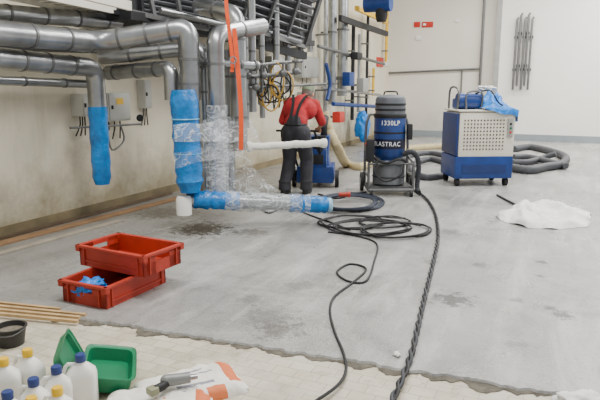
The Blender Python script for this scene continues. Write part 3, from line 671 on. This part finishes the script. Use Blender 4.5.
# ---------------------------------------------------------------- person
g=F(296,194); e=top('person','person in red shirt, dark trousers and cap leaning over a machine','person',V((g.x,g.y,0)),A-.28)
e.scale=(1.12,1.12,1.12)
S=V
sh=[S((-.17,.26,1.255)),S((.19,.28,1.23))]
el=[S((-.27,.24,.99)),S((.28,.37,.98))]
wr=[S((-.2,.45,.91)),S((.2,.53,.9))]
hip=[S((-.09,-.02,.865)),S((.09,-.02,.865))]; kn=[S((-.12,.1,.47)),S((.12,.13,.48))]; an=[S((-.15,-.05,.09)),S((.13,.07,.09))]
nk=S((.03,.365,1.325)); hd=S((.05,.435,1.39))
ch=S((.01,.25,1.225))
b=MB()
b.cap(ch,nk,.1,.06); b.cap(nk,hd-S((0,.02,.03)),.058,.06)
b.sph(hd,(.078,.098,.115),20,rot=(-.8,0,0)); b.sph(hd+S((0,.045,-.055)),(.055,.06,.06),14)
b.sph(hd+S((0,.085,-.06)),(.012,.02,.022),10); b.sph(hd+S((0,.07,-.1)),(.025,.012,.008),10)
for s in (-1,1):
    b.sph(hd+S((s*.08,.0,-.02)),(.012,.022,.034),10); b.sph(hd+S((s*.03,.083,-.03)),(.014,.01,.009),8)
b.cap(S((0,-.01,.935)),ch,.13,.14)
for i in (0,1):
    b.cap(ch,sh[i],.09,.07); b.cap(sh[i],el[i],.058,.043); b.cap(el[i],wr[i],.043,.028)
    b.cap(S((0,-.01,.915)),hip[i],.12,.1); b.cap(hip[i],kn[i],.088,.058); b.cap(kn[i],an[i],.055,.038)
    b.cap(an[i],an[i]+S((0,.14,-.05)),.035,.03)
    w=wr[i]; dv=(wr[i]-el[i]).normalized(); pc=w+dv*.06
    sd=S((1 if i==0 else -1,0,0)); b.cap(w,pc,.028,.034)
    for k in range(4):
        o=S((-.032+.021*k,0,0)); r=.0095-.0006*abs(k-1.5); ln=(.9,1.0,.96,.8)[k]
        p1=pc+o+dv*.03; p2=p1+S((0,.034*ln,-.004)); p3=p2+S((0,.012,-.03*ln)); p4=p3+S((0,-.02,-.014*ln))
        b.cap(pc+o*.6,p1,.014,.011,8); b.cap(p1,p2,r,r,8); b.cap(p2,p3,r,r*.93,8); b.cap(p3,p4,r*.93,r*.85,8)
    tb=w+dv*.03+sd*.03; t2=tb+sd*.022+dv*.025; b.cap(tb,t2,.014,.011,8); b.cap(t2,t2+S((0,.02,-.028)),.011,.009,8)
body=loc(b,'body',skin); bake(body,[('REMESH',dict(mode='VOXEL',voxel_size=.0065)),('SMOOTH',dict(factor=.5,iterations=3))])
b=MB(); m1=S((.005,.11,1.09)); b.cap(S((0,-.01,.945)),m1,.15,.148); b.cap(m1,ch,.148,.15)
b.sph(S((-.07,.01,.985)),(.095,.12,.12)); b.sph(S((.07,.01,.985)),(.095,.12,.12))
b.cap(S((-.095,.19,1.16)),S((.11,.195,1.16)),.138,.138)
for i in (0,1):
    b.cap(ch+S((0,0,.02)),sh[i],.095,.085); b.cap(sh[i],sh[i].lerp(el[i],.95),.08,.064); b.cap(S((0,.21,1.18)),sh[i]+S((0,0,-.04)),.12,.08)
    b.cyl(sh[i].lerp(el[i],.9),el[i].lerp(wr[i],.15),.062,.058,14)
b.cyl(ch+S((.005,.03,.05)),nk+S((0,.005,0)),.085,.07,16)
o=loc(b,'shirt',shirtm); bake(o,[('REMESH',dict(mode='VOXEL',voxel_size=.011)),('SMOOTH',dict(factor=.5,iterations=6))])
b=MB()
b.cap(S((0,-.025,.905)),S((0,-.01,.97)),.15,.146); b.sph(S((-.07,-.06,.875)),(.108,.122,.125)); b.sph(S((.07,-.06,.875)),(.108,.122,.125))
for i in (0,1):
    b.cap(hip[i],kn[i],.124,.096); b.cap(kn[i],an[i]+S((0,0,.05)),.096,.082); b.cyl(an[i]+S((0,0,.06)),an[i]+S((0,.005,-.03)),.084,.092,16)
    b.sph(kn[i]+S((0,-.02,-.12)),(.098,.09,.04)); b.sph(an[i]+S((0,0,.09)),(.094,.09,.035))
o=loc(b,'trousers',trousm); bake(o,[('REMESH',dict(mode='VOXEL',voxel_size=.011)),('SMOOTH',dict(factor=.5,iterations=5))])
for i in (0,1):
    a=an[i]; m=MB().loft([(0,.1,.27,3,a.x,a.y+.05),(.03,.105,.28,3,a.x,a.y+.05),(.07,.09,.25,3,a.x,a.y+.04),(.1,.085,.15,3,a.x,a.y-.0),(.13,.085,.11,2.5,a.x,a.y-.005)])
    loc(m,'shoe',black)
def strapp(pts):
    m=MB(); pp=path(pts,.03); vs=[];fs=[]
    for i,p in enumerate(pp):
        vs+=[p+V((-.02,0,0)),p+V((.02,0,0)),p+V((.02,-.006,.006)),p+V((-.02,-.006,.006))]
    for i in range(len(pp)-1):
        for k in range(4): k2=(k+1)%4; fs.append([i*4+k,i*4+k2,i*4+4+k2,i*4+4+k])
    return m.add(vs,fs)
for s in (-1,1):
    loc(strapp([S((s*.055,-.17,.975)),S((s*.04,-.075,1.125)),S((s*.06+.01,.045,1.275)),S((s*.1+.015,.16,1.36)),S((s*.115+.02,.28,1.365))]),'brace_strap',black)
loc(MB().loft([(-.005,.158,.2,2.2),(.03,.166,.206,2.2),(.075,.15,.18,2.2),(.1,.1,.12,2.1),(.108,.03,.04,2)],o=hd+S((0,-.01,.025)),rot=(-.35,0,0)).box(hd+S((0,.12,0)),(.13,.09,.01),rot=(-.6,0,0),bev=.004),'cap',capm)
loc(MB().loft([(-.07,.12,.09,2.2,0,-.03),(-.03,.16,.15,2.2,0,-.03),(.03,.168,.19,2.2,0,-.012)],o=hd,rot=(-.4,0,0)),'hair',hairm)
loc(MB().ring(S((0,-.01,.975)),.15,.014),'belt',black)
# ---------------------------------------------------------------- cables
def fcable(pxs,r,name,mat,label,closed=False,lift=0):
    pts=[F(u,v,r) for u,v in pxs]
    return put(MB().tube(path(pts,.03,closed),r,8,closed=closed),name,mat,label=label,cat='cable')
fcable([(328,232),(352,235),(376,243),(374,262),(366,281),(348,281),(337,272),(350,264),(366,269),(352,283),(335,296),(330,310),(334,330),(343,352),(346,370),(338,385),(316,401)],.010,'power_cable',black,'thin black power cable snaking across the screed and tiles')
tp=path([F(u,v,.03) for u,v in [(404,190),(416,191),(427,199),(435,213),(438,235),(433,262),(426,290),(419,320),(412,350),(403,375),(390,403)]],.015)
e=top('twisted_cable','heavy black cable twisted from two strands over the floor','cable',V((tp[0].x,tp[0].y,0)))
for ph in (0,math.pi):
    out=[]; Ls=0
    for i,p in enumerate(tp):
        t=(tp[min(i+1,len(tp)-1)]-tp[max(i-1,0)]).normalized(); sd=t.cross(V((0,0,1))).normalized()
        if i: Ls+=(p-tp[i-1]).length
        th=Ls*2*math.pi/.3+ph+.8*noise.noise(V((Ls*3,0,0))); out.append(p+sd*.012*math.cos(th)+V((0,0,.009*math.sin(th)-.008)))
    put(MB().tube(out,.0115,8),'cable_strand',hoseblk if ph else black,e)
R.seed(5)
def coil(cu,cv,ru,rv,turns,r,mat,label,jit=2.0):
    pts=[]
    for k in range(turns*10):
        t=2*math.pi*k/10; s=1-.05*(k/10)+R.uniform(-.05,.05)
        pts.append(F(cu+ru*s*math.cos(t)+R.uniform(-jit,jit)*.6,cv+rv*s*math.sin(t)+R.uniform(-jit,jit)*.25,r+.012*(k/10)))
    return put(MB().tube(path(pts,.04),r,8),'cable_coil',mat,label=label,cat='cable')
coil(347,202,36,9,6,.016,M('blue_grey_cable',(40,48,62),.5),'thick blue-grey cable coiled in a heap on the floor')
coil(370,227,42,8,3,.010,black,'thin black cable spread in wide loops',3)
coil(396,230,36,8,3,.010,black,'black power cable lying in flat loops',3)
coil(352,222,34,7,3,.009,black,'thin dark lead in loose loops',3)
coil(385,222,26,6,2,.010,black,'small black cable loop among wider loops',3)
fcable([(300,197),(285,205),(270,213),(262,207),(280,200),(305,213),(330,222),(350,230)],.010,'power_cable',black,'black lead trailing under the wrapped pipe')
fcable([(318,194),(330,197),(340,198),(352,194),(366,192)],.014,'power_cable',black,'black lead between the worker machine and the extractor')
c=F(345,203); e=top('cable_connector','red industrial plug connector on the cable heap','plug',V((c.x,c.y,.06)))
put(MB().cyl(c+V((-.1,.0,.12)),c+V((.03,.05,.12)),.03,.035,16),'plug_body',redm,e); put(MB().cyl(c+V((.03,.05,.12)),c+V((.06,.06,.12)),.045,n=16),'plug_collar',redp,e)
# ---------------------------------------------------------------- plastic sheet + rod
def sheetfn(s,t):
    us=[(495,215),(520,207),(552,204),(592,213)]; ls=[(499,220),(528,228),(556,230),(588,227)]
    def ev(l,s): x=s*3; i=min(2,int(x)); f=x-i; return F(l[i][0]*(1-f)+l[i+1][0]*f,l[i][1]*(1-f)+l[i+1][1]*f,0)
    p=ev(us,s)*(1-t)+ev(ls,s)*t
    rid=1-abs(noise.noise(p*1.8))*3.2
    rid2=1-abs(noise.noise(p*4+V((7,0,0))))*3
    hh=(.13*max(0,rid)+.05*max(0,rid2)+.03)*math.sin(math.pi*t)**.6*math.sin(math.pi*min(1,max(0,s)))**.5
    return p+V((0,0,hh+.004))
m=crumple(sheetfn,80,40,.04,3)
for v in m.v: v.z=max(v.z,.003+.001*noise.noise(v*20))
put(m,'plastic_sheet',sheet,label='crumpled white plastic sheet lying on the concrete',cat='plastic sheet',ang=70)
put(MB().tube([F(497,195,.02),F(520,207,.02)],.016,8),'rubber_stick',black,label='short black rod lying by the white sheet',cat='rod')
# ---------------------------------------------------------------- crates
def crate(cx,cy,ang,z,label,tilt=0):
    p=cw(cx,cy,z); e=top('plastic_crate',label,'crate',p,A+ang,'stacked red crates')
    L2,W,Hh,t=.72,.45,.17,.014; b=MB()
    b.box((0,0,.012),(L2-.03,W-.03,.024))
    for s in (-1,1):
        b.box((0,s*(W/2-t/2),Hh/2),(L2,t,Hh))
        b.box((s*(L2/2-t/2),0,.05),(t,W,.10)); b.box((s*(L2/2-t/2),0,Hh-.015),(t,W,.03))
        for q in (-1,1): b.box((s*(L2/2-t/2),q*(W/2-.07),Hh/2),(t,.14,Hh))
        for k in (0,6): b.box((-L2/2+.06+k*(L2-.12)/6,s*(W/2+.006),Hh/2),(.016,.014,Hh-.02))
        b.box((0,s*(W/2+.004),.05),(L2*.8,.012,.016))
        for k in (-.16,.16): b.box((s*(L2/2+.006),k,Hh/2),(.014,.014,Hh-.02))
    put(b,'crate_body',redm,e,world=False,smooth=False)
    b=MB()
    for s in (-1,1):
        b.box((0,s*(W/2+.006),Hh),(L2+.05,.036,.022),bev=.004); b.box((s*(L2/2+.006),0,Hh),(.036,W+.05,.022),bev=.004)
        for q in (-1,1): b.box((s*(L2/2),q*(W/2),Hh-.02),(.05,.05,.05),bev=.01)
    put(b,'crate_rim',redm,e,world=False,smooth=False)
    return e
crate(-1.53,4.78,math.atan2(.75,.36),0,'red plastic crate on the floor holding a blue bag')
crate(-1.45,4.95,math.atan2(-.48,.88),.184,'red plastic crate stacked crosswise on another crate')
bc=cw(-1.66,4.55,.11)
put(blob(bc,(.12,.09,.07),.5,12,3.5,.03),'plastic_bag',bluebag_m,label='crumpled blue plastic bag inside the lower crate',cat='plastic bag',ang=180)
# ---------------------------------------------------------------- boards and battens
def board(p,q,w,h,name,mat,label,group=None):
    p=V(p);q=V(q); p.z=q.z=h/2+.001; p.x=max(p.x,WX+.03+w/2+.03);q.x=max(q.x,WX+.03+w/2+.03)
    return put(MB().obox(p,q,w,h),name,mat,label=label,cat='board' if name!='wooden_batten' else 'wood strip',group=group,smooth=False)
board(F(-30,252),F(200,193),.16,.015,'wooden_board',brownw,'long brown board lying along the wall')
board(F(-30,262),F(120,221),.10,.012,'wooden_board',M('pale_board',(160,150,134),.7,0,.2,4),'pale narrow board parallel to the wall')
board(F(-30,241),F(170,194),.06,.03,'wooden_board',M('dark_board',(90,74,56),.7,0,.25,4),'dark narrow board against the skirting')
for i,(a,b_) in enumerate([((-15,306),(86,316)),((-15,310),(80,319)),((-15,314),(78,323)),((-15,303),(60,311))]):
    board(F(*a),F(*b_),.028,.018+.002*i,'wooden_batten',woodm,'thin pale wooden batten near the screed edge','wooden battens')
# ---------------------------------------------------------------- jugs
def jug(u,v,h,capmat,label,rz=0.0,w=.14,dp=.11):
    h*=1.1; w*=1.12; dp*=1.1
    p=F(u,v,TZ+h); e=top('plastic_jug',label,'bottle',V((p.x,p.y,TZ)),A+rz,'white cleaning jugs')
    b=h-.035
    put(MB().loft([(0,w*.92,dp*.92,4),(.012,w,dp,4),(b*.68,w,dp,4),(b*.78,w*.93,dp*.93,3.4),(b*.9,w*.55,dp*.62,2.6,0.0,0),(b*.95,.05,.05,2),(b,.045,.045,2)]),'jug_body',whitep,e,world=False)
    put(MB().tube(path([(-w*.18,0,b*.92),(-w*.42,0,b*.93),(-w*.56,0,b*.78),(-w*.5,0,b*.55)],.02),.011,8),'jug_handle',whitep,e,world=False)
    put(MB().lathe([(.027,b-.006),(.028,b+.028),(.024,h)],n=20),'jug_cap',capmat,e,world=False)
    return e
jug(3,358,.27,yellowc,'white plastic jug with yellow cap',.3)
jug(27,349,.27,yellowc,'white plastic jug with yellow cap beside the green case',-.3)
jug(80,354,.27,bluecap,'white plastic jug with dark blue cap beside the green case',.2)
jug(56,366,.26,bluecap,'white plastic jug with dark blue cap among the others',.5,.125,.1)
jug(33,378,.25,bluecap,'white plastic jug with dark blue cap among the others',-.1,.12,.1)
jug(57,387,.23,yellowc,'smaller white plastic jug with yellow cap',.1,.12,.1)
jug(7,391,.24,bluecap,'white plastic jug with blue cap at the front of the cluster',.4,.12,.1)
jug(31,397,.21,yellowc,'small white plastic jug with yellow cap',.0,.11,.09)
p=F(108,381,TZ); e=top('plastic_case','open green plastic case with raised lid beside the jugs','case',V((p.x,p.y,TZ)),A+.25)
e.scale=(1.15,1.15,1.15)
put(MB().loft([(0.0,.22,.34,7),(.075,.24,.37,7),(.085,.265,.395,7),(.08,.265,.395,7),(.075,.225,.35,7),(.012,.2,.325,7)],rot=(0,.2,0),o=(0,0,.025)),'case_body',green,e,world=False)
put(MB().loft([(0,.2,.35,7),(.04,.215,.37,7),(.045,.235,.385,7),(.04,.235,.385,7),(.035,.2,.345,7),(.012,.18,.32,7)],rot=(0,1.15,0),o=(-.19,.0,.12)),'case_lid',green,e,world=False)
put(MB().box((-.125,.0,.115),(.05,.2,.02),rot=(0,.5,0),bev=.006),'hinge',green,e,world=False)
p=F(6,349,TZ); e=top('bucket','dark plastic bucket holding grey residue','bucket',V((p.x,p.y,TZ))+FH*.08,A)
put(MB().lathe([(.08,0),(.1,.12),(.108,.12),(.108,.128),(.094,.128),(.075,.02)],n=28),'bucket_body',M('dark_plastic',(44,44,42),.5),e,world=False)
put(MB().tube(path([(-.105,0,.12),(-.06,-.1,.1),(.06,-.1,.1),(.105,0,.12)],.03),.004,6),'bucket_handle',steel_d,e,world=False)
put(MB().lathe([(.09,.09),(.09,.095)],n=24),'residue',M('grey_residue',(120,112,98),.9,0,.3,20,.4,40),e,world=False)
def bagmat():
    m=M('paper_bag_white',(234,230,220),.7,0,.07,8,.5,14); nt=m.node_tree; L=nt.links; b=nt.nodes['Principled BSDF']
    tc=nt.nodes.new('ShaderNodeTexCoord'); sx=nt.nodes.new('ShaderNodeSeparateXYZ'); L.new(tc.outputs['Object'],sx.inputs[0])
    src=b.inputs['Base Color'].links[0].from_socket
    for (ax,lo,hi,ax2,lo2,hi2,col) in (('X',.2,.28,'Y',-.12,.2,(216,112,60)),('X',-.3,-.18,'Y',-.3,-.1,(214,116,66)),('X',.05,.16,'Y',-.3,-.13,(214,116,66)),('Y',-.09,-.06,'X',-.1,.12,(140,140,150)),('Y',.04,.055,'X',-.05,.15,(150,150,158)),('Y',.075,.09,'X',-.05,.1,(150,150,158))):
        fs_=[]
        for (a_,l_,h_) in ((ax,lo,hi),(ax2,lo2,hi2)):
            g1=nt.nodes.new('ShaderNodeMath'); g1.operation='GREATER_THAN'; L.new(sx.outputs[a_],g1.inputs[0]); g1.inputs[1].default_value=l_
            g2=nt.nodes.new('ShaderNodeMath'); g2.operation='LESS_THAN'; L.new(sx.outputs[a_],g2.inputs[0]); g2.inputs[1].default_value=h_
            mu=nt.nodes.new('ShaderNodeMath'); mu.operation='MULTIPLY'; L.new(g1.outputs[0],mu.inputs[0]); L.new(g2.outputs[0],mu.inputs[1]); fs_.append(mu)
        mu=nt.nodes.new('ShaderNodeMath'); mu.operation='MULTIPLY'; L.new(fs_[0].outputs[0],mu.inputs[0]); L.new(fs_[1].outputs[0],mu.inputs[1])
        mx=nt.nodes.new('ShaderNodeMix'); mx.data_type='RGBA'; L.new(mu.outputs[0],mx.inputs[0]); L.new(src,mx.inputs[6]); mx.inputs[7].default_value=lin(col)+[1]; src=mx.outputs[2]
    L.new(src,b.inputs['Base Color']); return m
bgm=bagmat()
def sack(p,rz,label,z0=TZ,sx_=1,th=.055):
    e=top('paper_sack',label,'bag',V((p.x,p.y,z0)),A+rz,'paper sacks'); nx,ny=56,36; vs=[];fs=[]
    for lay in (0,1):
        for i in range(nx+1):
            for j in range(ny+1):
                s=i/nx*2-1; t=j/ny*2-1
                prof=(max(0,1-abs(s)**7))*(max(0,1-abs(t)**5))
                x=s*.29*sx_; y=t*.19*(1-.06*abs(s)**8); q=V((x*9,y*9,rz*5))
                cr=abs(noise.noise(q))*.022+abs(noise.noise(q*2.7))*.01
                z=0 if lay==0 else th*prof**.5+(cr-.008)*(prof>.02)
                vs.append(V((x+.006*noise.noise(q*1.7),y+.008*noise.noise(q*1.3+V((3,0,0))),max(z,.001 if lay else 0))))
    N=(nx+1)*(ny+1)
    for lay in (0,1):
        for i in range(nx):
            for j in range(ny):
                a=lay*N+i*(ny+1)+j; fs.append([a,a+1,a+ny+2,a+ny+1])
    put(MB().add(vs,fs),'sack_body',bgm,e,world=False,ang=50)
    put(MB().box((.285*sx_,0,.012),(.014,.35,.02),bev=.004),'sewn_end',whitep,e,world=False)
    return e
sack(F(190,390,TZ),.5,'creased white paper sack with orange print on the tiles',TZ,1,.07)
sack(F(158,410,TZ),.15,'white paper sack with orange patches under a hand tool',TZ,1,.065)
p=F(172,384,TZ+.1); e=top('power_tool','grey cordless hand tool with black handle on the sacks','power tool',V((p.x,p.y,TZ+.088)),A+.2)
put(MB().cyl((-.03,0,.035),(.1,.01,.035),.034,.03,16).sph((-.03,0,.035),.034),'tool_housing',greytool,e,world=False)
put(MB().tube(path([(-.02,0,.03),(-.05,-.04,.025),(-.09,-.07,.025)],.02),.024,12),'tool_handle',black,e,world=False)
put(MB().cyl((.1,.01,.035),(.14,.013,.035),.016,.012,12),'tool_chuck',steel,e,world=False)
put(MB().box((-.1,-.08,.025),(.05,.06,.04),rot=(0,0,.6),bev=.008),'battery',M('tool_olive',(140,140,110),.5),e,world=False)
put(blob(F(585,404,TZ+.02),(.14,.1,.06),.4,20,3,TZ+.002),'plastic_bag',sheet,label='white bag lying on the cream tiles',cat='plastic bag',ang=180)
put(blob(F(397,354,.012),(.02,.03,.012),.4,8,3,.001),'debris_chip',whitep,label='small white chip of debris on the screed',cat='debris',ang=180)
p=atX(362,132,WX+.4); put(blob(V((p.x,p.y,.55)),(.2,.2,.4),.3,4,2,.0),'plastic_bag',bluebag_m,label='blue plastic covered bundle near the far wall',cat='plastic bag',ang=180)
# ---------------------------------------------------------------- light and camera
w=bpy.data.worlds.new('world'); sc.world=w; w.use_nodes=True
bg=w.node_tree.nodes['Background']; bg.inputs[0].default_value=(.96,.975,1,1); bg.inputs[1].default_value=.6
def area(loc_,sx,sy,en,col=(1,.98,.94)):
    l=bpy.data.lights.new('ceiling_light','AREA'); l.shape='RECTANGLE'; l.size=sx; l.size_y=sy; l.energy=en; l.color=col
    o=bpy.data.objects.new('ceiling_light',l); lk(o); o.location=loc_
for y in (3.5,9.5,16): area((-1.5,y,5.6),5,.6,400)
area((2.5,17,5.6),3,3,620); area((3.5,10,5.6),2,5,340)
cam=bpy.data.cameras.new('camera'); cam.sensor_width=36; cam.lens=36; co=lk(bpy.data.objects.new('camera',cam))
mt=Matrix((RT,UP,-FW)).transposed().to_4x4(); mt.translation=CAM; co.matrix_world=mt; sc.camera=co
